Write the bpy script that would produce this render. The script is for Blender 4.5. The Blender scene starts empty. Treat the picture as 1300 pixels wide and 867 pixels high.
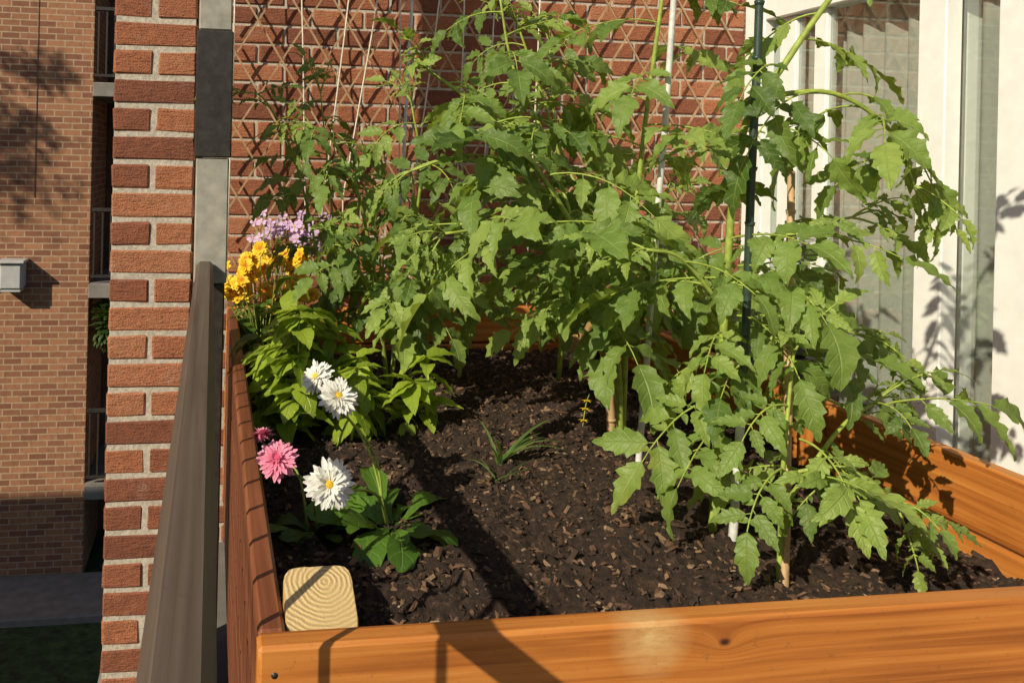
import bpy, math, random
import numpy as np
from mathutils import Vector, Matrix, noise
R=random.Random(7)
sc=bpy.context.scene
# ------------------------------------------------------------------ helpers
def nrm(v):
    v=np.asarray(v,float); l=np.linalg.norm(v); return v/l if l>1e-9 else np.array([0,0,1.0])
UP=np.array([0,0,1.0])
def empty(name):
    o=bpy.data.objects.new(name,None); o.empty_display_size=.1; sc.collection.objects.link(o); return o
class Acc:
    def __init__(s): s.V=[];s.F=[];s.A=[];s.M=[];s.n=0
    def add(s,V,F,A=None,m=0):
        V=np.asarray(V,float)
        s.V.append(V); n=s.n
        for f in F: s.F.append([i+n for i in f])
        s.M.extend([m]*len(F))
        if A is None: A=np.zeros((len(V),3))
        s.A.append(np.asarray(A,float)); s.n+=len(V)
    def build(s,name,mats,parent=None,smooth=True):
        me=bpy.data.meshes.new(name)
        V=np.vstack(s.V); me.from_pydata(V.tolist(),[],s.F)
        at=me.attributes.new('lv','FLOAT_VECTOR','POINT')
        at.data.foreach_set('vector',np.vstack(s.A).astype(np.float32).ravel())
        for m in mats: me.materials.append(m)
        me.polygons.foreach_set('material_index',s.M)
        me.polygons.foreach_set('use_smooth',[smooth]*len(s.F))
        me.update()
        o=bpy.data.objects.new(name,me); sc.collection.objects.link(o)
        if parent: o.parent=parent
        return o
def catmull(P,k=5):
    P=[np.array(p,float) for p in P]; Q=[2*P[0]-P[1]]+P+[2*P[-1]-P[-2]]; out=[]
    for i in range(1,len(Q)-2):
        a,b,c,d=Q[i-1:i+3]
        for j in range(k):
            t=j/k; out.append(.5*((2*b)+(-a+c)*t+(2*a-5*b+4*c-d)*t*t+(-a+3*b-3*c+d)*t**3))
    out.append(P[-1]); return out
def tube(acc,P,r0,r1,seg=6,m=0,a=(0,0,0),cap=True):
    P=[np.array(p,float) for p in P]; n=len(P); V=[];F=[]
    ref=np.array([1,0,0.]) if abs(nrm(P[-1]-P[0])[2])>.7 else UP
    for i,p in enumerate(P):
        t=nrm(P[min(i+1,n-1)]-P[max(i-1,0)])
        x=nrm(np.cross(t,ref)); y=np.cross(t,x); r=r0+(r1-r0)*i/(n-1)
        for k in range(seg):
            an=2*math.pi*k/seg; V.append(p+r*(math.cos(an)*x+math.sin(an)*y))
    for i in range(n-1):
        for k in range(seg):
            F.append([i*seg+k,i*seg+(k+1)%seg,(i+1)*seg+(k+1)%seg,(i+1)*seg+k])
    if cap: F.append(list(range((n-1)*seg,n*seg))); F.append(list(range(seg))[::-1])
    acc.add(V,F,[a]*len(V),m)
def boxadd(acc,lo,hi,bev=.003,m=0,a=(0,0,0),jit=0):
    lo=np.array(lo,float);hi=np.array(hi,float); c=(lo+hi)/2; h=(hi-lo)/2
    b=min(bev,h.min()*.45)
    V=[];idx={}
    for sx in(-1,1):
        for sy in(-1,1):
            for sz in(-1,1):
                for ax in range(3):
                    s=np.array([sx,sy,sz],float); q=h.copy(); 
                    for k in range(3):
                        if k!=ax: q[k]-=b
                    p=c+s*q
                    if jit: p=p+np.array([R.uniform(-jit,jit) for _ in range(3)])
                    idx[(sx,sy,sz,ax)]=len(V); V.append(p)
    F=[]
    for ax in range(3):
        u,v=[k for k in range(3) if k!=ax]
        for s in(-1,1):
            q=[]
            for(a1,b1) in((-1,-1),(1,-1),(1,1),(-1,1)):
                k=[0,0,0];k[ax]=s;k[u]=a1;k[v]=b1; q.append(idx[(*k,ax)])
            F.append(q)
    for ax in range(3):
        u,v=[k for k in range(3) if k!=ax]
        for a1 in(-1,1):
            for b1 in(-1,1):
                k0=[0,0,0];k0[ax]=-1;k0[u]=a1;k0[v]=b1;k1=list(k0);k1[ax]=1
                F.append([idx[(*k0,u)],idx[(*k1,u)],idx[(*k1,v)],idx[(*k0,v)]])
    for sx in(-1,1):
        for sy in(-1,1):
            for sz in(-1,1): F.append([idx[(sx,sy,sz,k)] for k in range(3)])
    VV=np.array(V); G=[]
    for f in F:
        p=VV[f]; nn=np.cross(p[1]-p[0],p[2]-p[0])
        G.append(f if np.dot(nn,p.mean(0)-c)>0 else f[::-1])
    acc.add(V,G,[a]*len(V),m)
def box(name,lo,hi,mat,parent=None,bev=.003):
    A=Acc(); boxadd(A,lo,hi,bev); return A.build(name,[mat],parent,smooth=False)
# ------------------------------------------------------------------ materials
class NT:
    def __init__(s,name):
        s.m=bpy.data.materials.new(name); s.m.use_nodes=True; s.t=s.m.node_tree; s.t.nodes.clear()
        s.out=s.n('ShaderNodeOutputMaterial')
    def n(s,ty,**kw):
        x=s.t.nodes.new(ty)
        for k,v in kw.items(): setattr(x,k,v)
        return x
    def l(s,a,b): s.t.links.new(a,b)
    def val(s,sock,v):
        if isinstance(v,bpy.types.NodeSocket): s.l(v,sock)
        else: sock.default_value=v
    def math(s,op,a,b=0,c=0,clamp=False):
        x=s.n('ShaderNodeMath',operation=op); x.use_clamp=clamp
        s.val(x.inputs[0],a); s.val(x.inputs[1],b); s.val(x.inputs[2],c); return x.outputs[0]
    def noise(s,vec,scale,detail=4,rough=.55,dist=0):
        x=s.n('ShaderNodeTexNoise'); x.inputs['Scale'].default_value=scale; x.inputs['Detail'].default_value=detail
        x.inputs['Roughness'].default_value=rough; x.inputs['Distortion'].default_value=dist
        if vec is not None: s.l(vec,x.inputs['Vector'])
        return x.outputs['Fac']
    def mapv(s,vec,scale=(1,1,1),loc=(0,0,0),rot=(0,0,0)):
        x=s.n('ShaderNodeMapping'); s.l(vec,x.inputs[0]); x.inputs['Scale'].default_value=scale
        x.inputs['Location'].default_value=loc; x.inputs['Rotation'].default_value=rot; return x.outputs[0]
    def ramp(s,f,stops):
        x=s.n('ShaderNodeValToRGB'); e=x.color_ramp.elements
        while len(e)<len(stops): e.new(.5)
        for i,(p,c) in enumerate(stops): e[i].position=p; e[i].color=(*c,1)
        s.l(f,x.inputs[0]); return x.outputs[0]
    def mix(s,f,a,b,mode='MIX'):
        x=s.n('ShaderNodeMix',data_type='RGBA',blend_type=mode)
        s.val(x.inputs[0],f)
        s.val(x.inputs[6],(*a,1) if isinstance(a,tuple) else a); s.val(x.inputs[7],(*b,1) if isinstance(b,tuple) else b)
        return x.outputs[2]
    def obj(s): return s.n('ShaderNodeTexCoord').outputs['Object']
    def lv(s):
        a=s.n('ShaderNodeAttribute',attribute_name='lv'); x=s.n('ShaderNodeSeparateXYZ'); s.l(a.outputs['Vector'],x.inputs[0]); return x.outputs
    def pr(s,col,rough=.6,bump=None,bs=.3,bd=.01,**kw):
        p=s.n('ShaderNodeBsdfPrincipled'); s.val(p.inputs['Base Color'],(*col,1) if isinstance(col,tuple) else col)
        s.val(p.inputs['Roughness'],rough)
        for k,v in kw.items(): p.inputs[k.replace('_',' ')].default_value=v
        if bump is not None:
            b=s.n('ShaderNodeBump'); b.inputs['Strength'].default_value=bs; b.inputs['Distance'].default_value=bd
            s.l(bump,b.inputs['Height']); s.l(b.outputs[0],p.inputs['Normal'])
        return p.outputs[0]
    def fin(s,sh): s.l(sh,s.out.inputs[0]); return s.m
def simple(name,col,rough=.6,ns=30,var=.25,bs=.15,**kw):
    k=NT(name); f=k.noise(k.obj(),ns); c=k.ramp(f,[(.3,tuple(x*(1-var) for x in col)),(.7,tuple(min(1,x*(1+var)) for x in col))])
    return k.fin(k.pr(c,rough,f,bs,.003,**kw))
def wood(name,ax,c0,c1,c2,rough=.55,knot=None,blotch=None,dens=1):
    k=NT(name); o=k.obj()
    sc_=[38*dens]*3; sc_[ax]=1.1
    sc2=[170*dens]*3; sc2[ax]=3
    vec=o
    if knot:
        d=k.n('ShaderNodeVectorMath',operation='DISTANCE'); k.l(k.mapv(o,(1,1,1.6),(0,0,-knot[2]*.6)),d.inputs[0]); d.inputs[1].default_value=knot
        dist=d.outputs['Value']
        push=k.math('MULTIPLY',k.math('POWER',2.718,k.math('MULTIPLY',dist,-40)),.03)
        cz=k.n('ShaderNodeCombineXYZ'); k.l(push,cz.inputs[2])
        va=k.n('ShaderNodeVectorMath',operation='ADD'); k.l(o,va.inputs[0]); k.l(cz.outputs[0],va.inputs[1]); vec=va.outputs[0]
    g=k.noise(k.mapv(vec,tuple(sc_)),1,3,.6,.8); g2=k.noise(k.mapv(vec,tuple(sc2)),1,2,.5)
    big=k.noise(o,4,3)
    f=k.math('ADD',k.math('MULTIPLY',g,.75),k.math('MULTIPLY',g2,.25))
    col=k.ramp(f,[(.32,c0),(.5,c1),(.68,c2)])
    col=k.mix(k.math('MULTIPLY',big,.45),col,tuple(x*.75 for x in c0),'MIX')
    if knot:
        kf=k.math('SUBTRACT',1,k.math('MULTIPLY',dist,95,),clamp=True)
        col=k.mix(k.math('MULTIPLY',kf,1.5,clamp=True),col,(.05,.018,.006))
    if blotch:
        d=k.n('ShaderNodeVectorMath',operation='DISTANCE'); k.l(o,d.inputs[0]); d.inputs[1].default_value=blotch
        bf=k.math('MULTIPLY',k.math('SUBTRACT',1,k.math('MULTIPLY',d.outputs['Value'],17),clamp=True),k.math('MULTIPLY',k.noise(k.mapv(o,(1,1,3)),45,5,.7),1.7),clamp=True)
        col=k.mix(bf,col,(.68,.46,.2))
    dn=k.noise(o,90,5,.7); col=k.mix(k.math('MULTIPLY',k.math('SUBTRACT',dn,.60,clamp=True),3,clamp=True),col,(.08,.05,.03))
    sc3=[9]*3; sc3[ax]=.6
    h2=k.math('ADD',f,k.noise(k.mapv(o,tuple(sc3)),1,3))
    return k.fin(k.pr(col,k.math('ADD',k.math('MULTIPLY',g2,.3),rough-.15),h2,.45,.0025))
CE=((.30,.085,.015),(.58,.205,.036),(.72,.31,.07))
woodX=wood('cedar_x',0,*CE,knot=(.66,1.017,.943),blotch=(.56,1.017,.955)); woodY=wood('cedar_y',1,*CE); woodZ=wood('cedar_z',2,*CE)
railM=wood('rail_wood',1,(.06,.042,.030),(.12,.088,.065),(.18,.14,.11),rough=.5)
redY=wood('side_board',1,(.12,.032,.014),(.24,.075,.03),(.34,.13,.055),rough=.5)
palepost=wood('post_wood',2,(.40,.24,.09),(.54,.35,.14),(.62,.43,.19))
stripM=wood('lattice_wood',2,(.32,.19,.10),(.45,.29,.16),(.54,.38,.23))
bamboo=wood('bamboo',2,(.38,.23,.1),(.54,.36,.19),(.62,.46,.27))
def endgrain():
    k=NT('end_grain'); o=k.mapv(k.obj(),(1,1,1),(-.158,-1.128,0))
    d=k.n('ShaderNodeVectorMath',operation='LENGTH'); 
    x=k.n('ShaderNodeSeparateXYZ'); k.l(o,x.inputs[0]); c=k.n('ShaderNodeCombineXYZ'); k.l(x.outputs[0],c.inputs[0]); k.l(k.math('MULTIPLY',x.outputs[1],1.15),c.inputs[1]); k.l(c.outputs[0],d.inputs[0])
    n=k.noise(k.obj(),22,3)
    r=k.math('ADD',k.math('MULTIPLY',d.outputs['Value'],950),k.math('MULTIPLY',n,16))
    w=k.math('ADD',k.math('MULTIPLY',k.math('SINE',r),.5),.5)
    col=k.ramp(w,[(0,(.50,.34,.14)),(.6,(.66,.50,.25)),(1,(.72,.56,.31))])
    sp=k.noise(k.obj(),400,3); col=k.mix(k.math('MULTIPLY',sp,.6),col,(.50,.36,.17))
    bl=k.noise(k.obj(),50,3); col=k.mix(k.math('MULTIPLY',bl,.4),col,(.5,.33,.13))
    return k.fin(k.pr(col,.85,k.math('ADD',w,sp),.6,.0015))
endM=endgrain()
def brickmat(name='brick_clay',m=1.0):
    k=NT(name); lv=k.lv(); o=k.obj()
    n=k.noise(o,38,6,.7); n2=k.noise(o,240,3,.65); st=k.noise(k.mapv(o,(30,30,160)),1,4,.6)
    f=k.math('ADD',k.math('MULTIPLY',lv[0],.5),k.math('MULTIPLY',n,.5))
    c=k.ramp(f,[(.15,(.17*m,.058*m,.034*m)),(.4,(.31*m,.105*m,.052*m)),(.62,(.44*m,.16*m,.074*m)),(.88,(.50*m,.23*m,.125*m))])
    c=k.mix(k.math('MULTIPLY',k.math('SUBTRACT',n2,.48,clamp=True),3,clamp=True),c,(.09,.04,.03))
    c=k.mix(k.math('MULTIPLY',k.math('SUBTRACT',st,.55,clamp=True),3,clamp=True),c,(.12,.045,.03))
    pale=k.math('MULTIPLY',k.math('SUBTRACT',k.noise(o,7,5,.75),.60,clamp=True),3,clamp=True)
    c=k.mix(pale,c,(.42,.30,.24))
    h=k.math('ADD',k.math('ADD',n,st),k.math('MULTIPLY',n2,.7))
    return k.fin(k.pr(c,.92,h,1,.006))
brickM=brickmat()
mortarM=simple('mortar',(.47,.42,.35),.95,120,.25,.8)
def fcoat():
    k=NT('facade_brick'); o=k.obj()
    x=k.n('ShaderNodeSeparateXYZ'); k.l(o,x.inputs[0]); c=k.n('ShaderNodeCombineXYZ')
    k.l(k.math('ADD',x.outputs[0],x.outputs[1]),c.inputs[0]); k.l(x.outputs[2],c.inputs[1])
    b=k.n('ShaderNodeTexBrick'); k.l(c.outputs[0],b.inputs['Vector'])
    for n_,v_ in (('Scale',1),('Brick Width',.24),('Row Height',.088),('Mortar Size',.009),('Mortar Smooth',.2),('Bias',-.1)): b.inputs[n_].default_value=v_
    b.inputs['Color1'].default_value=(.38,.17,.085,1); b.inputs['Color2'].default_value=(.18,.065,.038,1); b.inputs['Mortar'].default_value=(.44,.32,.2,1)
    n=k.noise(o,1.2,4); col=k.mix(k.math('MULTIPLY',n,.3),b.outputs['Color'],(.2,.1,.06))
    n2=k.noise(o,14,3); col=k.mix(k.math('MULTIPLY',k.math('SUBTRACT',n2,.5,clamp=True),2,clamp=True),col,(.13,.05,.035))
    return k.fin(k.pr(col,.9,b.outputs['Fac'],-.5,.01))
facM=fcoat()
whiteM=simple('white_frame_paint',(.84,.84,.81),.4,18,.05,.05)
greyM=simple('grey_post_paint',(.33,.31,.27),.6,25,.25,.2)
darkM=simple('dark_metal',(.03,.025,.021),.45,40,.4,.2)
blackM=simple('black_plastic',(.02,.02,.022),.4,40,.3,.1)
concM=simple('balcony_concrete',(.16,.145,.13),.9,6,.25,.4)
slabM=simple('slab_edge',(.20,.18,.16),.9,6,.2,.4)
stringM=simple('string',(.68,.62,.5),.8,80,.2,.2)
poleM=simple('galvanised_pole',(.60,.60,.58),.45,60,.2,.2)
greenpole=simple('green_stake_coating',(.03,.055,.04),.4,50,.3,.2)
curtM=simple('curtain_cloth',(.66,.64,.58),.9,60,.08,.1)
recM=simple('recess_wall',(.10,.06,.045),.9,5,.3,.3)
winM=simple('dark_window_glass',(.02,.025,.03),.08,2,.3,0)
lampM=simple('lamp_housing',(.42,.42,.42),.5,10,.1,.1)
lawnM=simple('lawn_grass',(.028,.055,.014),.95,9,.6,1)
def glass():
    k=NT('door_glass'); g=k.n('ShaderNodeBsdfGlossy'); g.inputs['Roughness'].default_value=.03; g.inputs['Color'].default_value=(.9,.95,.93,1)
    t=k.n('ShaderNodeBsdfTransparent'); t.inputs[0].default_value=(.90,.93,.92,1)
    m=k.n('ShaderNodeMixShader'); m.inputs[0].default_value=.2; k.l(t.outputs[0],m.inputs[1]); k.l(g.outputs[0],m.inputs[2])
    return k.fin(m.outputs[0])
glassM=glass()
def leafmat(name,dark,light,vein,trans=(.50,.62,.04),rough=.5,tf=.38,nv=6,slope=.35,hi=None):
    k=NT(name); lv=k.lv(); ax=k.math('ABSOLUTE',lv[0])
    o=k.obj(); n=k.noise(o,22,3)
    f=k.math('ADD',k.math('MULTIPLY',lv[2],.75),k.math('MULTIPLY',n,.3))
    st=[(.12,dark),(.7,light)]
    if hi: st.append((.98,hi))
    c=k.ramp(f,st)
    mid=k.math('SUBTRACT',1,k.math('MULTIPLY',ax,14),clamp=True)
    ph=k.math('FRACT',k.math('MULTIPLY',k.math('SUBTRACT',lv[1],k.math('MULTIPLY',ax,slope*.5)),nv))
    lat=k.math('SUBTRACT',1,k.math('MULTIPLY',k.math('ABSOLUTE',k.math('SUBTRACT',ph,.5)),9),clamp=True)
    v=k.math('MAXIMUM',mid,k.math('MULTIPLY',lat,.6))
    c=k.mix(k.math('MULTIPLY',v,.6),c,vein)
    old=k.math('MULTIPLY',k.math('SUBTRACT',k.noise(o,6,4,.7),.62,clamp=True),3.5,clamp=True)
    c=k.mix(old,c,(.38,.34,.05))
    quilt=k.math('ADD',k.math('MULTIPLY',v,-1),k.math('MULTIPLY',k.noise(o,200,2),.8))
    p=k.pr(c,rough,quilt,.7,.002)
    t=k.n('ShaderNodeBsdfTranslucent'); k.l(k.mix(.55,c,trans),t.inputs[0])
    m=k.n('ShaderNodeMixShader'); m.inputs[0].default_value=tf; k.l(p,m.inputs[1]); k.l(t.outputs[0],m.inputs[2])
    return k.fin(m.outputs[0])
tomM=leafmat('tomato_leaf',(.050,.11,.018),(.22,.33,.065),(.36,.46,.14),hi=(.36,.46,.10))
basM=leafmat('basil_leaf',(.14,.23,.02),(.38,.50,.05),(.4,.5,.10),rough=.32)
daiM=leafmat('daisy_leaf',(.03,.085,.012),(.12,.24,.03),(.18,.30,.08),rough=.3,nv=5,tf=.25)
treM=leafmat('tree_leaf',(.02,.05,.01),(.07,.12,.03),(.1,.16,.05))
grassM=leafmat('grass_blade',(.05,.11,.02),(.16,.26,.06),(.14,.22,.08))
stemM=simple('green_stem',(.28,.36,.06),.55,60,.3,.2)
barkM=simple('bark',(.09,.06,.04),.95,12,.4,.8)
def petal(name,c0,c1,tf=.2):
    k=NT(name); lv=k.lv(); c=k.ramp(lv[1],[(0,c0),(1,c1)]); 
    c=k.mix(k.math('MULTIPLY',lv[2],.2),c,tuple(x*.7 for x in c1))
    p=k.pr(c,.6); t=k.n('ShaderNodeBsdfTranslucent'); k.l(c,t.inputs[0])
    m=k.n('ShaderNodeMixShader'); m.inputs[0].default_value=tf; k.l(p,m.inputs[1]); k.l(t.outputs[0],m.inputs[2]); return k.fin(m.outputs[0])
whP=petal('white_petal',(.82,.82,.7),(.88,.87,.84)); pkP=petal('pink_petal',(.8,.10,.25),(.88,.36,.5)); ylP=petal('yellow_petal',(.92,.42,.01),(.97,.72,.03)); orP=petal('orange_centre',(.7,.22,.01),(.85,.35,.01)); puP=petal('purple_petal',(.55,.32,.62),(.74,.56,.8))
yeC=simple('yellow_disc',(.75,.5,.02),.7,300,.3,.5)
def soilmat():
    k=NT('soil'); o=k.obj(); a=k.noise(o,60,6,.7); b=k.noise(o,9,3)
    c=k.ramp(a,[(.3,(.010,.005,.003)),(.5,(.038,.020,.011)),(.72,(.11,.060,.034))])
    c=k.mix(k.math('MULTIPLY',b,.4),c,(.02,.011,.006)); return k.fin(k.pr(c,.95,a,1,.014))
def chipmat():
    k=NT('bark_mulch'); lv=k.lv(); c=k.ramp(lv[0],[(0,(.014,.007,.004)),(.45,(.060,.030,.016)),(.8,(.17,.088,.046)),(.93,(.34,.22,.13)),(1,(.5,.44,.35))])
    n=k.noise(k.obj(),300,2); c=k.mix(k.math('MULTIPLY',n,.5),c,(.03,.017,.01)); return k.fin(k.pr(c,.85,n,.5,.002))
soilM=soilmat(); chipM=chipmat()
# ------------------------------------------------------------------ ground, far building
A=Acc(); S=200
A.add([(-S,-S,-4.4),(S,-S,-4.4),(S,S,-4.4),(-S,S,-4.4)],[[0,1,2,3]]); A.build('ground',[lawnM])
A=Acc(); boxadd(A,(-14,11.3,-4.5),(10,12.47,-4.30),.02); A.build('pavement',[slabM],None,False)
B=empty('apartment_building'); FY=12.5
box('wall_left',(-14,FY,-4.5),(-1.66,FY+6,8),facM,B,.01)
box('wall_right',(1.7,FY,-4.5),(10,FY+6,8),facM,B,.01)
box('recess_back',(-1.66,FY+1.6,-4.5),(1.7,FY+6,8),recM,B,.01)
box('roof_parapet',(-14.1,FY-.1,8.0),(10.1,FY+6.1,8.25),slabM,B,.02)
for i,z in enumerate((-3.07,-.28,2.51,5.3)):
    box('balcony_slab_%d'%i,(-1.657,FY-.12,z-.2),(1.697,FY+1.597,z),slabM,B,.01)
    A=Acc(); y=FY-.06
    boxadd(A,(-1.64,y-.03,z+1.0),(1.68,y+.03,z+1.05)); boxadd(A,(-1.64,y-.02,z+.08),(1.68,y+.02,z+.12))
    x=-1.60
    while x<1.66: boxadd(A,(x-.012,y-.012,z+.12),(x+.012,y+.012,z+1.0)); x+=.11
    A.build('balcony_rail_%d'%i,[darkM],B,False)
    box('balcony_window_%d'%i,(-1.1,FY+1.55,z+.05),(.9,FY+1.597,z+2.1),winM,B,.005)
    box('window_frame_%d'%i,(-.13,FY+1.52,z+.05),(-.05,FY+1.549,z+2.1),whiteM,B,.005)
for i,z in enumerate((-3.07,-.28,2.51)):
    for j,x in enumerate((-6.5,-10.5)):
        box('window_%d_%d'%(i,j),(x,FY-.02,z+.9),(x+1.5,FY+.05,z+2.2),winM,B,.01); box('sill_%d_%d'%(i,j),(x-.1,FY-.09,z+.8),(x+1.6,FY-.003,z+.897),slabM,B,.01)
A=Acc(); boxadd(A,(-2.80,FY-.30,-.34),(-2.50,FY-.003,.02),.03); boxadd(A,(-2.83,FY-.34,.02),(-2.47,FY-.003,.06),.01); boxadd(A,(-2.78,FY-.28,-.37),(-2.52,FY-.02,-.34),.01)
tube(A,[(-2.78,FY-.015,-.30),(-2.95,FY-.03,-.42),(-3.3,FY-.03,-.45)],.02,.02)
A.build('wall_lamp',[lampM],None,False)
A=Acc(); tube(A,[(-2.42,FY-.01,7.9),(-2.42,FY-.01,.9)],.005,.005); A.build('facade_cable',[slabM])
C=empty('shade_building')  # unseen block with windows, added to shade the far facade's lower storey
box('walls',(-24,-7,-4.5),(-8,4,4.9),facM,C,.02); box('roof',(-24.2,-7.2,4.9),(-7.8,4.2,5.1),slabM,C,.02)
for i in range(4):
    for j in range(3): box('window_%d_%d'%(i,j),(-22.5+i*3.7,3.98,-3.3+j*2.8),(-21+i*3.7,4.05,-1.9+j*2.8),winM,C,.01)
# ------------------------------------------------------------------ blades
def blade(nst=15,w=.26,lobes=0,ld=.3,fold=.25,curl=.6,prof=None,tw=0,ruf=0,seed=0):
    rr=random.Random(seed); s=np.linspace(0,1,nst+1)
    if prof is None: prof=lambda s: (np.sin(np.pi*np.clip(s,0,1)**.72))**.85*(1-.25*s)
    hw=w*prof(s); V=[];Aa=[]; c=[-1,-.5,0,.5,1]
    for i,si in enumerate(s):
        ph=(si*lobes)%1 if lobes else 1
        k=1-ld*(1-ph)**1.0 if lobes else 1
        if i in(0,nst): k=1
        for j,cc in enumerate(c):
            jit=1+rr.uniform(-.10,.10) if abs(cc)==1 and lobes else 1
            x=cc*hw[i]*(k*jit if abs(cc)==1 else (1+k)/2 if cc else 1)
            yy=si+(.06*ph*abs(cc)*hw[i]/w if lobes else 0)
            th=curl*yy
            if abs(curl)>1e-3: y=math.sin(th)/curl; z=-(1-math.cos(th))/curl
            else: y=yy;z=0
            z+=fold*abs(x)+ruf*w*math.sin(si*21+seed+cc*2)*abs(cc)+ (.012*math.sin(si*lobes*6.28) if lobes and abs(cc)==.5 else 0)
            xx=x; 
            if tw: a=tw*si; xx,z=x*math.cos(a), z+x*math.sin(a)
            V.append((xx,y,z)); Aa.append((cc,si,0))
    F=[[i*5+j,i*5+j+1,(i+1)*5+j+1,(i+1)*5+j] for i in range(nst) for j in range(4)]
    return np.array(V),F,np.array(Aa)
def put(acc,T,pos,d,up,size,m=0,rnd=None,wx=1):
    y=nrm(d); x=np.cross(y,up)
    if np.linalg.norm(x)<1e-3: x=np.array([1,0,0.])
    x=nrm(x); z=np.cross(x,y)
    V=T[0]*np.array([wx,1,1]); V=(V[:,:1]*x+V[:,1:2]*y+V[:,2:3]*z)*size+np.asarray(pos)
    a=T[2].copy(); a[:,2]=R.random() if rnd is None else rnd
    acc.add(V,T[1],a,m)
TOM=[blade(15,R.uniform(.27,.38),5,R.uniform(.28,.46),R.uniform(.05,.45),R.uniform(.2,1.3),tw=R.uniform(-.6,.6),ruf=.12,seed=i) for i in range(18)]
SM=[blade(6,.3,0,0,.25,.6,seed=i) for i in range(3)]
def rv(k): return np.array([R.uniform(-k,k) for _ in range(3)])
def tomleaf(acc,base,d,L,droop=.2,tone=None):
    n=9; p=np.array(base,float); t=nrm(d); P=[p.copy()]; Tn=[t]
    for i in range(n):
        t=nrm(t+np.array([0,0,-droop])+rv(.05)); p=p+t*L/n; P.append(p.copy()); Tn.append(t)
    tube(acc,P,.0026,.0011,5,1,cap=False)
    upv=nrm(UP+np.array([-.30,-.40,0])+rv(.5)); tone=R.random() if tone is None else tone
    def rt(): return min(1,max(0,tone*.85+R.uniform(-.08,.25)))
    def at(s): i=min(int(s*n),n-1); f=s*n-i; return P[i]*(1-f)+P[i+1]*f,Tn[i]
    pairs=[(.32,.27),(.55,.34),(.78,.35)] if L>.15 else [(.45,.3),(.75,.34)]
    for s,sz in pairs:
        for sg in(-1,1):
            q,t=at(s+R.uniform(-.03,.03)); sd=nrm(np.cross(t,upv))*sg
            dd=nrm(t*R.uniform(.3,.7)+sd*.9+np.array([0,0,-R.uniform(.05,.5)])+rv(.18))
            q2=q+dd*L*.05; tube(acc,[q,q2],.0011,.0009,4,1,cap=False)
            put(acc,R.choice(TOM),q2,dd,nrm(upv+t*.2+rv(.45)),L*sz*R.uniform(.75,1.2)*1.28,0,rt())
    for s in (.45,.67,.88):
        for sg in(-1,1):
            if R.random()<.6:
                q,t=at(s); sd=nrm(np.cross(t,upv))*sg
                put(acc,R.choice(SM),q,nrm(t*.3+sd+rv(.2)),upv,L*R.uniform(.08,.15),0,rt())
    put(acc,R.choice(TOM),P[-1],nrm(Tn[-1]+rv(.15)),nrm(upv+rv(.2)),L*.54*R.uniform(.9,1.1),0,rt())
def stemleaves(acc,pts,r0,r1,sp=.07,L=(.22,.30),skip=.12,droop=(.04,.17),bias=None,seg=7):
    P=catmull(pts,6); tube(acc,P,r0,r1,seg,1)
    tot=0; nxt=skip; ang=R.uniform(0,6.28); 
    Lt=sum(np.linalg.norm(P[i+1]-P[i]) for i in range(len(P)-1))
    for i in range(len(P)-1):
        sgm=np.linalg.norm(P[i+1]-P[i])
        while nxt<tot+sgm:
            f=(nxt-tot)/sgm; q=P[i]*(1-f)+P[i+1]*f; ang+=2.4+R.uniform(-.4,.4)
            h=np.array([math.cos(ang),math.sin(ang),R.uniform(.0,.6)])
            if bias is not None: h=h+np.array(bias)
            k=1-.4*max(0,(nxt/Lt-.75))/.25
            tomleaf(acc,q,h,R.uniform(*L)*k,R.uniform(*droop)); nxt+=sp*R.uniform(.75,1.25)
        tot+=sgm
    e=P[-1]; t=nrm(P[-1]-P[-3])
    for _ in range(4): tomleaf(acc,e,t+rv(.6)+UP*.2,R.uniform(.08,.13),.08,.9)
def truss(acc,p,d):
    P=catmull([p,np.array(p)+nrm(d)*.05,np.array(p)+nrm(d)*.09+np.array([0,0,-.03])],4); tube(acc,P,.0015,.001,4,1)
    for q in P[3::2]:
        for k in range(5):
            a=k*1.257; put(acc,SM[0],q,np.array([math.cos(a),math.sin(a),.3]),UP,.014,2,wx=.6)
def tomato(name,stems,trs=(),extra=()):
    A=Acc()
    for st in stems: stemleaves(A,**st)
    for p,d in trs: truss(A,p,d)
    for b,d,L,dr in extra: tomleaf(A,b,d,L,dr)
    return A.build(name,[tomM,stemM,ylP])
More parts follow.
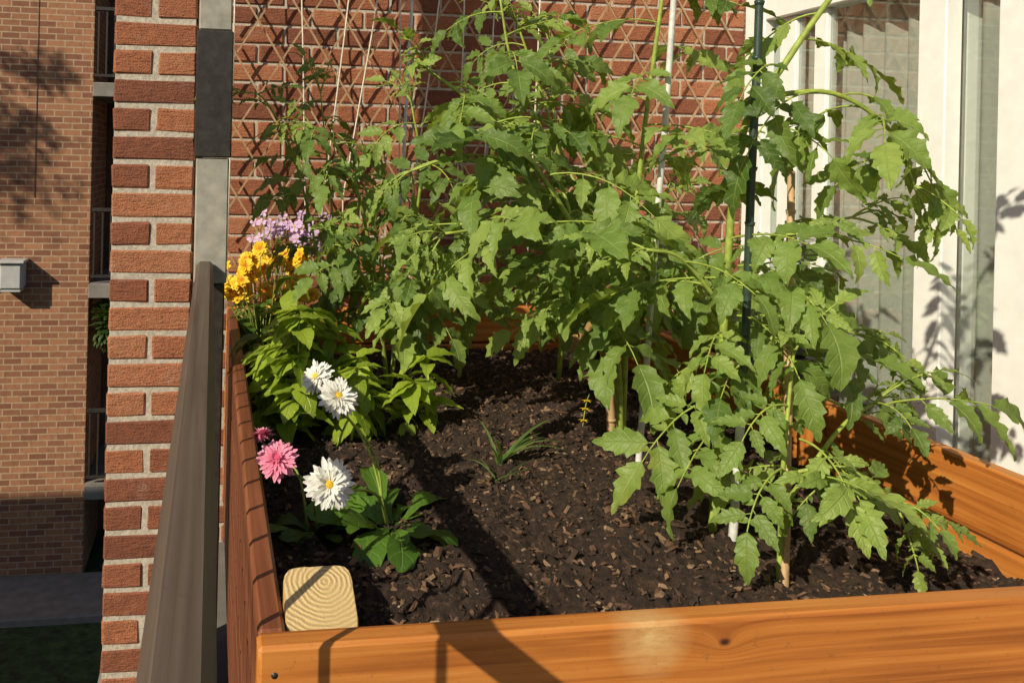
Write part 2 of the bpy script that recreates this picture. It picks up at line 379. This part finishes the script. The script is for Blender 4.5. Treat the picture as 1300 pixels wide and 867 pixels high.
tomato('tomato_plant',[
 dict(pts=[(1.07,2.12,.78),(1.03,2.09,1.1),(.93,2.05,1.32),(.77,2.0,1.54),(.62,2.0,1.68),(.50,2.0,1.76)],r0=.010,r1=.004,skip=.38,sp=.052),
 dict(pts=[(1.07,2.12,.78),(1.08,2.12,1.2),(1.10,2.1,1.6),(1.12,2.06,1.95),(1.13,2.02,2.2)],r0=.009,r1=.004,skip=.40,sp=.075),
 dict(pts=[(.97,2.06,1.25),(.80,1.93,1.36),(.64,1.85,1.40),(.50,1.82,1.39)],r0=.006,r1=.003,skip=.08,sp=.052),
 dict(pts=[(1.08,2.12,1.25),(1.0,2.3,1.5),(.93,2.38,1.75),(.86,2.4,1.95)],r0=.006,r1=.003,skip=.1,sp=.065),
 dict(pts=[(1.05,2.1,1.1),(.92,1.98,1.18),(.80,1.9,1.22)],r0=.005,r1=.003,skip=.08,sp=.065,L=(.18,.25)),
 dict(pts=[(.90,2.05,1.38),(.86,2.15,1.6),(.78,2.2,1.8),(.74,2.2,1.98)],r0=.005,r1=.003,skip=.06,sp=.06,L=(.2,.27)),
 dict(pts=[(.77,2.0,1.52),(.66,1.98,1.54),(.55,1.98,1.55),(.46,2.0,1.52)],r0=.004,r1=.003,skip=.05,sp=.055,L=(.18,.25)),
],[((.75,1.98,1.5),(-.5,-.5,.2)),((1.0,2.1,1.05),(-.6,-.6,-.2)),((.52,2.0,1.77),(-1,0,.4)),((.9,1.95,1.0),(-.4,-.6,-.2))])
tomato('tomato_plant.001',[
 dict(pts=[(1.03,1.64,.78),(1.045,1.64,1.2),(1.055,1.61,1.6),(1.13,1.58,1.76),(1.24,1.57,1.92),(1.36,1.55,2.07)],r0=.009,r1=.005,skip=.36,sp=.07,L=(.17,.25)),
 dict(pts=[(1.08,1.59,1.69),(1.22,1.56,1.70),(1.33,1.54,1.63),(1.38,1.53,1.52)],r0=.006,r1=.003,skip=.12,sp=.046,L=(.17,.24),droop=(.12,.25)),
 dict(pts=[(1.045,1.63,1.12),(1.16,1.60,1.22),(1.28,1.58,1.22)],r0=.005,r1=.003,skip=.06,sp=.055,L=(.16,.23)),
 dict(pts=[(1.045,1.63,1.25),(.94,1.62,1.36),(.86,1.62,1.38)],r0=.005,r1=.003,skip=.08,sp=.07,L=(.17,.23)),
 dict(pts=[(1.05,1.63,1.30),(1.18,1.62,1.42),(1.30,1.60,1.45)],r0=.005,r1=.003,skip=.06,sp=.06,L=(.16,.22)),
],extra=[((1.04,1.62,1.02),(-.6,-.5,.2),.22,.12),((1.04,1.62,1.08),(-.9,-.2,.1),.24,.14),((1.05,1.6,1.35),(.3,-1,.3),.22,.15),((1.05,1.6,1.25),(.1,-1,.3),.2,.15)])
tomato('tomato_plant.002',[
 dict(pts=[(1.04,1.44,.78),(1.05,1.45,1.0),(1.08,1.47,1.2)],r0=.006,r1=.003,skip=.2,sp=.07,L=(.15,.2)),
 dict(pts=[(1.045,1.44,.93),(1.18,1.47,1.06),(1.28,1.50,1.10)],r0=.005,r1=.003,skip=.08,sp=.06,L=(.15,.2)),
 dict(pts=[(1.045,1.44,.99),(1.12,1.38,1.02),(1.18,1.33,.97)],r0=.004,r1=.003,skip=.06,sp=.06,L=(.12,.17)),
],extra=[((1.28,1.48,1.10),(1,-.1,.25),.22,.05),((1.04,1.44,1.0),(-.8,-.5,.1),.17,.12),((1.06,1.42,1.06),(.1,-1,.2),.15,.16)])
tomato('tomato_plant.003',[
 dict(pts=[(.58,2.75,.78),(.52,2.7,1.15),(.44,2.62,1.45),(.35,2.55,1.60),(.28,2.5,1.64)],r0=.008,r1=.003,skip=.30,sp=.045,L=(.18,.26)),
 dict(pts=[(.58,2.75,.78),(.62,2.7,1.2),(.64,2.62,1.5),(.60,2.6,1.72)],r0=.008,r1=.003,skip=.30,sp=.055,L=(.2,.28)),
 dict(pts=[(.52,2.7,1.1),(.42,2.5,1.24),(.35,2.4,1.32)],r0=.005,r1=.003,skip=.06,sp=.05,L=(.17,.23)),
 dict(pts=[(.60,2.7,1.05),(.62,2.45,1.2),(.58,2.25,1.28)],r0=.005,r1=.003,skip=.06,sp=.055,L=(.18,.25)),
],[((.25,2.48,1.65),(-1,-.3,.2)),((.36,2.58,1.6),(-.2,-.5,.9))])
tomato('tomato_plant.005',[
 dict(pts=[(.38,2.8,.78),(.36,2.75,1.1),(.29,2.65,1.4),(.22,2.6,1.6),(.14,2.55,1.72),(.07,2.52,1.73)],r0=.005,r1=.002,skip=.5,sp=.06,L=(.11,.16)),
 dict(pts=[(.38,2.8,.78),(.40,2.78,1.2),(.36,2.7,1.5),(.33,2.7,1.75)],r0=.005,r1=.002,skip=.5,sp=.055,L=(.13,.19)),
],[((.10,2.53,1.73),(-1,-.3,.2)),((.33,2.7,1.75),(.3,-.3,.9)),((.18,2.58,1.62),(-1,-.3,-.2))])
tomato('tomato_plant.004',[
 dict(pts=[(1.2,2.85,.78),(1.22,2.85,1.3),(1.15,2.8,1.65),(1.1,2.75,1.95)],r0=.009,r1=.003,skip=.32,sp=.065,L=(.2,.28)),
 dict(pts=[(1.2,2.85,1.1),(1.38,2.75,1.3),(1.5,2.7,1.45)],r0=.006,r1=.003,skip=.1,sp=.06,L=(.2,.26)),
 dict(pts=[(1.22,2.85,1.0),(1.36,2.6,1.15),(1.48,2.4,1.2),(1.52,2.2,1.2)],r0=.006,r1=.003,skip=.1,sp=.055,L=(.18,.24)),
 dict(pts=[(1.2,2.85,1.0),(1.0,2.75,1.15),(.85,2.7,1.2)],r0=.006,r1=.003,skip=.1,sp=.07,L=(.18,.24)),
])
# ------------------------------------------------------------------ basil
OV=[blade(9,.30,0,0,R.uniform(-.1,.4),R.uniform(.4,1.2),seed=i,ruf=.08) for i in range(6)]
def basil(name,spots,sz=(.06,.12)):
    A=Acc()
    for (x,y,h) in spots:
        top=np.array([x+R.uniform(-.05,.05),y+R.uniform(-.05,.05),.8+h]); P=catmull([(x,y,.78),((x+top[0])/2+.01,y,.8+h/2),top],5); tube(A,P,.004,.0025,5,1)
        n=len(P)
        for i in range(2,n,1):
            for k in range(2 if i<n-1 else 5):
                a=i*1.57+k*3.14+R.uniform(-.4,.4); put(A,R.choice(OV),P[i],np.array([math.cos(a),math.sin(a),R.uniform(-.6,.4)]),UP+rv(.3),R.uniform(*sz),0)
    return A.build(name,[basM,stemM])
basil('basil_plant',[(.28+R.uniform(-.10,.12),2.34+R.uniform(-.12,.16),R.uniform(.20,.40)) for _ in range(14)],(.07,.13))
basil('basil_plant.001',[(.50+R.uniform(-.1,.1),2.35+R.uniform(-.1,.1),R.uniform(.08,.2)) for _ in range(5)])
# ------------------------------------------------------------------ flowers
PT=[blade(5,.13,0,0,.3,R.uniform(-.3,.6),prof=lambda s:np.clip(s*3,0,1)**.6*np.sqrt(np.clip(1.04-s**5,0,1)),seed=i) for i in range(5)]
PB=[blade(5,.26,0,0,.2,R.uniform(-.5,.4),prof=lambda s:np.clip(s*1.6+.15,0,1)*np.sqrt(np.clip(1.04-s**6,0,1)),ruf=.12,seed=i) for i in range(5)]
def flower(A,c,nm,rad,rings,tmpl,mp,mc,disc=.16,w=1):
    c=np.array(c,float); nm=nrm(nm); x=nrm(np.cross(nm,[.3,.1,1.])) ; y=np.cross(nm,x)
    for r_i,(cnt,ln,tilt) in enumerate(rings):
        for k in range(cnt):
            a=2*math.pi*(k+.5*(r_i%2)+R.uniform(-.3,.3))/cnt; o=math.cos(a)*x+math.sin(a)*y
            tl=tilt+R.uniform(-.18,.18); d=o*math.cos(tl)+nm*math.sin(tl)
            put(A,R.choice(tmpl),c+o*rad*.07+nm*rad*.04*r_i,d,nm*math.cos(tl)-o*math.sin(tl),rad*ln*R.uniform(.8,1.1),mp,wx=w)
    for k in range(34):
        rr=disc*rad*math.sqrt(k/34); a=k*2.4; q=c+(math.cos(a)*x+math.sin(a)*y)*rr+nm*(rad*.04*len(rings)+rad*.10*(1-(k/34)**2))
        s=rad*.045; V=[q+x*s,q-x*s,q+y*s,q-y*s,q+nm*s*1.6]; A.add(V,[[0,2,4],[2,1,4],[1,3,4],[3,0,4]],None,mc)
DS=[(24,1,-.05),(24,.95,.15),(20,.85,.35),(16,.65,.6),(10,.42,.9)]
SP=[blade(9,.24,4,.12,R.uniform(.1,.4),R.uniform(.5,1.2),prof=lambda s:(.18+.82*np.clip((s-.2)/.45,0,1)**1.2)*np.sqrt(np.clip(1.03-s**6,0,1)),seed=i,ruf=.06) for i in range(6)]
def daisy(name,base,fl,nl,spread,pm,mcs):
    A=Acc()
    for k in range(nl):
        a=R.uniform(0,6.28); el=R.uniform(.1,.9); b=np.array(base)+np.array([math.cos(a),math.sin(a),0])*R.uniform(0,.05)
        put(A,R.choice(SP),b,np.array([math.cos(a),math.sin(a),el]),UP+rv(.4),R.uniform(.45,1)*spread,0)
    for c,nm,rad,rings in fl:
        c=np.array(c,float); b=np.array(base,float)+rv(.015); b[2]=base[2]
        P=catmull([b,(b*.55+c*.45)+np.array([.02,0,.03]),c-nrm(nm)*rad*.25-np.array([0,0,.01]),c],5); tube(A,P,.0028,.002,6,1)
        for k in range(10):
            a=k*.628; o=np.array([math.cos(a),math.sin(a),.2]); put(A,SM[0],c-nrm(nm)*.006,nrm(o),nm,rad*.4,0)
        flower(A,c,nm,rad,rings,PT,2,3)
    return A.build(name,[daiM,stemM,pm,mcs])
daisy('white_daisy_plant',(.37,1.70,.81),[((.207,1.45,.997),(-.05,-.9,.35),.041,DS),((.25,1.66,1.085),(.15,-.7,.7),.040,DS),((.222,1.76,1.098),(-.6,-.5,.6),.036,DS)],40,.165,whP,yeC)
daisy('pink_daisy_plant',(.22,1.72,.80),[((.126,1.55,1.007),(-.1,-.75,.6),.036,DS+[(12,.4,1.1),(8,.3,1.3)]),((.115,1.82,.965),(-.2,.2,.9),.026,DS+[(10,.35,1.2)])],18,.10,pkP,pkP)
A=Acc()
for k in range(40):
    x=R.uniform(.03,.36); y=R.uniform(3.0,3.22); z=1.04+.17*math.sqrt(max(0,1-((x-.19)/.23)**2))*R.uniform(0,1.15)
    nm=np.array([R.uniform(-.7,.1),-.8,R.uniform(.2,.8)]); c=np.array([x,y,z])
    P=catmull([(.19+R.uniform(-.05,.05),3.1,.78),((x+.19)/2,(y+3.1)/2,.95),c],4); tube(A,P,.002,.0015,5,1)
    flower(A,c,nm,R.uniform(.026,.034),[(13,1,.05),(11,.85,.35)],PB,2,3,disc=.32)
for k in range(200):
    x=.21+R.gauss(0,.07); y=3.14+R.gauss(0,.05); a=R.uniform(0,6.28)
    put(A,R.choice(SP),(max(.12,x),y,R.uniform(.85,1.05)),(math.cos(a),math.sin(a),R.uniform(-.2,.8)),UP,R.uniform(.04,.08),0)
A.build('marigold_plant',[daiM,stemM,ylP,orP])
A=Acc()
for k in range(42):
    x=R.uniform(.14,.44); y=R.uniform(3.13,3.28); z=R.uniform(1.22,1.34) ; c=np.array([x,y,z])
    tube(A,catmull([(.26,3.22,.78),((x+.26)/2,3.22,1.0),c],4),.0015,.001,4,1)
    flower(A,c,(R.uniform(-.5,.2),-.9,.5),R.uniform(.018,.026),[(5,1,.1)],PB,2,3,disc=.12,w=1.3)
for k in range(120):
    a=R.uniform(0,6.28); put(A,R.choice(OV),(.28+R.gauss(0,.07),3.22+R.uniform(-.04,.04),R.uniform(.9,1.24)),(math.cos(a),math.sin(a),.4),UP,R.uniform(.03,.06),0)
A.build('purple_petunia_plant',[daiM,stemM,puP,yeC])
# ------------------------------------------------------------------ planter
PB_=empty('raised_planter_box'); X0,X1,Y0,Y1,ZT=.0654,1.55,1.017,3.33,.973
for i in range(5):
    zt=ZT-i*.145; zb=zt-.14
    box('front_board_%d'%i,(X0,Y0,zb),(X1+.01,Y0+.038,zt),woodX,PB_,.005)
    box('back_board_%d'%i,(X0,Y1-.038,zb),(X1,Y1,zt),woodX,PB_,.005)
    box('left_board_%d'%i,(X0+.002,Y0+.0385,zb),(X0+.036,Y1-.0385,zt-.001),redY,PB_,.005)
    box('right_board_%d'%i,(X1-.038,Y0+.0385,zb),(X1,Y1-.0385,zt-.001),woodY,PB_,.005)
for i,(x,y,z) in enumerate(((X0+.038,Y0+.041,0),(X1-.13,Y1-.13,ZT-.02),(X0+.038,Y1-.13,ZT+.0),(X1-.13,Y0+.041,ZT-.06))):
    A=Acc(); n=48; V=[];w=.046
    cx,cy=x+.046,y+.046
    for k in range(n):
        a=2*math.pi*(k+.5)/n; c_,s_=math.cos(a),math.sin(a); p=6.5
        r=w/((abs(c_)**p+abs(s_)**p)**(1/p))*(1+R.uniform(-.010,.010)); V.append((cx+r*c_,cy+r*s_))
    top=[(a,b,(.957+(b-(cy-w))/(2*w)*.046) if i==0 else z) for a,b in V]; bot=[(a,b,.02) for a,b in V]
    A.add(bot+[(a,b,c-.003) for a,b,c in top],[[k,(k+1)%n,n+(k+1)%n,n+k] for k in range(n)])
    tp=[(cx+(a-cx)*.97,cy+(b-cy)*.97,c) for a,b,c in top]
    A.add([(a,b,c-.003) for a,b,c in top]+tp,[[k,(k+1)%n,n+(k+1)%n,n+k] for k in range(n)],None,0)
    A.add(tp,[list(range(n))],None,1)
    A.build('corner_post_%d'%i,[palepost,endM],PB_,False)
box('inner_cleat',(X1-.075,1.93,.3),(X1-.0385,1.99,ZT-.01),woodZ,PB_)
A=Acc()
for zz in (.94,.86): 
    tube(A,[(X0+.02,Y0-.0005,zz),(X0+.02,Y0+.004,zz)],.004,.004,10)
A.build('screws',[darkM],PB_)
def hs(x,y):
    v=Vector((x*5,y*5,0)); h=.80+.02*noise.noise(v)+.016*noise.noise(v*4)+.012*noise.noise(v*11)+.007*noise.noise(v*27)
    h+=.025*math.exp(-((x-.75)**2/.1+(y-2.1)**2/.4)); return h
nx,ny=190,290; xs=np.linspace(X0+.037,X1-.039,nx); ys=np.linspace(Y0+.039,Y1-.039,ny)
V=[(x,y,hs(x,y)) for y in ys for x in xs]; F=[[j*nx+i,j*nx+i+1,(j+1)*nx+i+1,(j+1)*nx+i] for j in range(ny-1) for i in range(nx-1)]
A=Acc(); A.add(V,F); NC=18000
for k in range(NC):
    x=R.uniform(X0+.05,X1-.05); y=R.uniform(Y0+.05,Y1-.05); s=R.choice((.0015,.002,.0025,.003,.0035,.005))*R.uniform(.7,1.3); el=R.uniform(.9,3.2)
    a=R.uniform(0,6.28); M=np.array(Matrix.Rotation(a,3,'Z')@Matrix.Rotation(R.uniform(-.9,.9),3,'X')@Matrix.Rotation(R.uniform(-.9,.9),3,'Y'))
    T=np.array([(-1,-1,-.6),(1,-.8,-.6),(.9,1,-.6),(-1,.8,-.6),(-.7,-.6,.6),(.6,-.7,.7),(.7,.6,.5),(-.6,.7,.65)])*np.array([el,1,.9])*s*np.array([[R.uniform(.65,1.25)]*3 for _ in range(8)])
    V=T@M.T+np.array([x,y,hs(x,y)+s*.2]); c=R.random()*.93 if s>.002 or R.random()<.95 else 1.0
    A.add(V,[[0,3,2,1],[4,5,6,7],[0,1,5,4],[1,2,6,5],[2,3,7,6],[3,0,4,7]],[(c,0,0)]*8,1)
so=A.build('planter_soil',[soilM,chipM],None,False)
so.data.polygons.foreach_set('use_smooth',[True]*((nx-1)*(ny-1))+[False]*(NC*6))
GB=[blade(6,.03,0,0,.3,R.uniform(.5,1.6),prof=lambda s:np.sqrt(np.clip(1-s,0,1))+.05,seed=i) for i in range(4)]
A=Acc()
for (bx,by,n_,l) in((.70,2.0,9,.17),(.66,1.9,6,.10),(.98,1.72,5,.06)):
    for k in range(n_):
        a=R.uniform(0,6.28); put(A,R.choice(GB),(bx+R.uniform(-.01,.01),by,hs(bx,by)-.005),(math.cos(a)*.7,math.sin(a)*.7,1),UP+rv(.1),l*R.uniform(.6,1.2),0)
A.build('grass_tuft',[grassM])
# ------------------------------------------------------------------ stakes, strings
def stake(name,a,b,r,mat,nodes=0):
    A=Acc(); a=np.array(a,float);b=np.array(b,float); P=[a+(b-a)*i/12+(rv(.002) if 0<i<12 else 0) for i in range(13)]; tube(A,P,r,r*.95,10,0)
    for i in range(nodes):
        p=a+(b-a)*(i+.5)/nodes; t=nrm(b-a); tube(A,[p-t*.004,p,p+t*.004],r*1.05,r*1.25,10,0)
    return A.build(name,[mat])
stake('garden_stake',(1.05,2.0,.7),(1.13,2.0,2.1),.008,poleM)
stake('garden_stake.001',(1.03,1.58,.7),(1.05,1.58,1.05),.009,poleM); stake('garden_stake.002',(1.0505,1.58,1.051),(1.075,1.58,2.15),.0085,greenpole,10)
stake('bamboo_stake',(1.02,1.396,.7),(1.22,1.68,1.54),.0085,bamboo,5)
stake('bamboo_stake.001',(1.09,2.2,.7),(1.06,2.2,1.12),.012,bamboo,4)
stake('bamboo_stake.002',(1.12,2.25,.7),(1.10,2.25,1.12),.010,bamboo,4)
stake('garden_stake.003',(.62,2.9,.7),(.68,2.95,2.3),.006,poleM)
A=Acc()
for (xb,zb,xt) in((.42,1.35,.56),(.50,1.4,.70),(.72,1.4,.70),(.76,1.3,.93),(.95,1.3,.98),(1.05,1.3,1.12),(.06,1.05,.07),(1.25,1.2,1.3),(.36,1.2,.30)):
    tube(A,[(xb,3.30,.97),(xb,3.30,zb),((xb+xt)/2+.005,3.32,(zb+2.7)/2),(xt,3.34,2.7)],.0032,.0032,5)
A.build('plant_support_strings',[stringM])
A=Acc(); W0,W1,Z0,Z1=.02,2.2,1.12,2.75; sp=.17; yT=3.43
def clipseg(k,sgn):
    f=lambda z:k+sgn*(z-Z0)*.62
    zs=sorted([Z0,Z1]+[Z0+(w-k)/(sgn*.62) for w in(W0,W1)])
    for i in range(3):
        zm=(zs[i]+zs[i+1])/2
        if Z0<=zm<=Z1 and W0<=f(zm)<=W1: return (f(zs[i]),zs[i]),(f(zs[i+1]),zs[i+1])
k=-1.1
while k<3.4:
    for sgn in(1,-1):
        s=clipseg(k+R.uniform(-.014,.014),sgn)
        if s and abs(s[0][1]-s[1][1])>.03:
            (xa,za),(xb,zb)=s; yy=yT+(.004 if sgn>0 else -.004); t=nrm((xb-xa,0,zb-za)); nn=np.array([t[2],0,-t[0]])*.0036
            a=np.array([xa,yy,za]);b=np.array([xb,yy,zb]); o=np.array([0,.003,0])
            V=[a-nn-o,a+nn-o,a+nn+o,a-nn+o,b-nn-o,b+nn-o,b+nn+o,b-nn+o]
            A.add(V,[[0,1,5,4],[1,2,6,5],[2,3,7,6],[3,0,4,7],[0,3,2,1],[4,5,6,7]])
    k+=sp
A.build('lattice_trellis',[stripM],None,False)
# ------------------------------------------------------------------ brick wall + pillar
def bricks(acc,x0,x1,y,z0,z1,depth=.09,L=.205,H=.0665,J=.0105):
    row=0; z=z0
    while z<z1:
        x=x0-(0 if row%2 else (L+J)/2)
        while x<x1:
            a=max(x,x0); b=min(x+L,x1)
            if b-a>.02: dy=R.uniform(-.002,.002); boxadd(acc,(a,y+dy,z),(b,y+depth,z+H),.005,0,(R.random(),0,0),.0012)
            x+=L+J
        z+=H+J; row+=1
Wp=empty('brick_wall'); A=Acc(); bricks(A,-.04,2.30,3.5,-.0,2.9); A.build('bricks',[brickM],Wp,False)
box('mortar',(-.038,3.507,-.05),(2.298,3.70,2.88),mortarM,Wp,.001)
Pp=empty('brick_pillar'); A=Acc(); z=-4.4; row=0; px0,px1,py0,py1=-.268,-.048,2.40,2.62
while z<3.2:
    H=.0665;J=.0105
    if row%2: boxadd(A,(px0,py0,z),(px1,py1,z+H),.006,0,(R.random(),0,0),.002)
    else:
        m=(px0+px1)/2+R.uniform(-.004,.004)
        for a,b in((px0,m-J/2),(m+J/2,px1)): boxadd(A,(a,py0+R.uniform(-.001,.001),z),(b,py1,z+H),.006,0,(R.random(),0,0),.002)
    z+=H+J; row+=1
A.build('bricks',[brickM],Pp,False); box('mortar_core',(px0+.004,py0+.004,-4.4),(px1-.004,py1-.004,3.2),mortarM,Pp,.001)
RL=empty('balcony_railing')
box('end_post_lower',(-.044,2.37,0),(.040,2.46,1.20),darkM,RL,.004); box('end_post',(-.044,2.37,1.2005),(.045,2.46,1.54),greyM,RL,.004); box('end_post_upper',(-.044,2.37,1.885),(.045,2.46,3.2),greyM,RL,.004); box('post_sleeve',(-.049,2.363,1.541),(.050,2.467,1.884),darkM,RL,.004)
box('handrail',(-.036,-1.0,1.222),(.009,2.369,1.262),railM,RL,.009)
box('bottom_rail',(-.035,-1.0,.08),(.010,2.369,.12),railM,RL,.004)
A=Acc(); y=-.95
while y<2.33: boxadd(A,(-.018,y-.004,.12),(-.010,y+.004,1.221),.002); y+=.115
A.build('balusters',[darkM],RL,False)
box('balcony_floor',(-.30,-1.2,-.22),(2.9,3.9,-.002),concM,None,.01)
# ------------------------------------------------------------------ sliding door on right wall
D=empty('sliding_door'); XD=2.30
def fr(n_,ya,yb,za,zb,xo=.0,th=.09): box(n_,(XD+xo,ya,za),(XD+xo+th,yb,zb),whiteM,D,.004)
fr('stile_1',3.36,3.497,.0,2.3); fr('stile_2',3.20,3.30,.051,2.169,.03,.05); fr('stile_3',3.02,3.09,.051,2.169,.03,.05); fr('stile_4',2.42,2.53,.051,2.169,-.015,.06); fr('stile_5',2.09,2.22,.0,2.3,-.03); fr('stile_6',.9,1.0,.051,2.169,.0,.06)
fr('bottom_track',2.221,3.359,.0,.05); fr('top_track',2.221,3.359,2.17,2.3); fr('bottom_track_2',.8,2.089,.0,.05); fr('top_track_2',.8,2.089,2.17,2.3); fr('stile_7',.68,.799,0,2.3)
for i,(a,b) in enumerate(((3.301,3.359),(3.091,3.199),(2.531,3.019),(2.221,2.419),(1.001,2.089))):
    box('glass_%d'%i,(XD+.045,a,.051),(XD+.05,b,2.169),glassM,D,.001)
A=Acc(); n=520; V=[];
for i in range(n):
    y=.8+2.6*i/(n-1); x=XD+.13+.022*math.sin(y*62)+.008*math.sin(y*23+1); V+= [(x,y,.03),(x,y,2.25)]
A.add(V,[[2*i,2*i+2,2*i+3,2*i+1] for i in range(n-1)]); A.build('curtain',[curtM],D)
box('interior_wall',(XD+.3,.6,0),(XD+.4,3.7,2.6),recM,D)
Wb=empty('house_wall'); box('above_door',(XD,-1.2,2.302),(XD+.25,3.497,3.2),facM,Wb); box('beside_door',(XD,-1.2,0),(XD+.25,.678,2.30),facM,Wb)
# ------------------------------------------------------------------ black flower box behind planter
Q=empty('window_box_planter')
A=Acc(); x0,x1,y0,y1=1.72,2.12,2.75,2.95
boxadd(A,(x0+.02,y0+.02,.88),(x1-.02,y1-.02,1.02),.01); boxadd(A,(x0,y0,1.02),(x1,y1,1.045),.008); A.build('trough',[blackM],Q,False)
A=Acc()
for a in(x0+.04,x1-.04):
    for b in(y0+.04,y1-.04): tube(A,[(a,b,0),(a,b,.88)],.01,.01)
boxadd(A,(x0,y0,.86),(x1,y1,.879),.003); A.build('stand',[darkM],Q,False)
A=Acc()
for k in range(60):
    a=R.uniform(0,6.28); tomleaf(A,(R.uniform(x0,x1),R.uniform(y0,y1),R.uniform(1.03,1.16)),(math.cos(a),math.sin(a),1),R.uniform(.08,.16),.2)
A.build('herb_plant',[tomM,stemM])
A=Acc()
for k in range(500):
    d=nrm(rv(1)); put(A,OV[k%6],np.array([-1.38,12.58,-.85])+d*np.array([.22,.15,.35])*R.uniform(.3,1),d+UP*.3,UP,.12,0)
A.build('balcony_shrub',[treM])
# ------------------------------------------------------------------ tree off to the left
def tree(name,bx,by,zc,rad):
    A=Acc(); tube(A,catmull([(bx,by,-4.45),(bx+.1,by,-1),(bx-.1,by+.1,zc-1),(bx,by,zc+1)],6),.25,.06,9,1)
    cl=[]
    for k in range(16):
        d=nrm(rv(1)); e=np.array([bx,by,zc])+d*rad*R.uniform(.5,1)*np.array([1,1,.8]); s=np.array([bx,by,zc-R.uniform(.3,1.8)])
        tube(A,catmull([s,(s+e)/2+rv(.2),e],5),.06,.015,6,1); cl.append(e)
    for e in((bx+2.3,by-.1,zc+.35),(bx+2.1,by,zc-.55)):
        e=np.array(e); s=np.array([bx,by,zc]); tube(A,catmull([s,(s+e)/2+rv(.15),e],5),.04,.008,6,1)
        for k in range(130): put(A,OV[k%6],e+rv(1)*np.array([.40,.2,.10]),rv(1),UP+rv(.4),.13,0)
    for e in cl:
        for k in range(170): put(A,OV[k%6],e+np.array([R.gauss(0,.3) for _ in range(3)]),rv(1),UP+rv(.5),R.uniform(.1,.15),0)
    A.build(name,[treM,barkM])
tree('maple_tree',-11.0,7.5,7.4,1.4)
# ------------------------------------------------------------------ light
el=math.radians(32); hx,hy=.78,.626
sd=Vector((hx*math.cos(el),hy*math.cos(el),-math.sin(el)))
sl=bpy.data.lights.new('sun','SUN'); sl.energy=5.0; sl.angle=math.radians(.5); sl.color=(1,.90,.69)
so=bpy.data.objects.new('sun',sl); so.rotation_euler=sd.to_track_quat('-Z','Y').to_euler(); sc.collection.objects.link(so)
w=bpy.data.worlds.new('World'); sc.world=w; w.use_nodes=True; t=w.node_tree; bg=t.nodes['Background']; sk=t.nodes.new('ShaderNodeTexSky'); sk.sky_type='NISHITA'; sk.sun_disc=False
sk.sun_elevation=el; sk.sun_rotation=math.radians(231.2); t.links.new(sk.outputs[0],bg.inputs[0]); bg.inputs[1].default_value=.08
# ------------------------------------------------------------------ camera
cd=bpy.data.cameras.new('camera'); cam=bpy.data.objects.new('camera',cd); sc.collection.objects.link(cam); sc.camera=cam
cd.sensor_width=36; cd.lens=1100/1300*36; cd.shift_x=(650-441)/1300; cd.shift_y=-(433.5-200)/1300; cd.clip_start=.05; cd.clip_end=1000
cam.matrix_world=Matrix.Translation((0,0,1.55))@Matrix.Rotation(math.radians(-8.84),4,'Z')@Matrix.Rotation(math.radians(90),4,'X')@Matrix.Rotation(math.radians(1.3),4,'Z')
sc.view_settings.view_transform='Standard'; sc.view_settings.look='None'; sc.view_settings.exposure=0
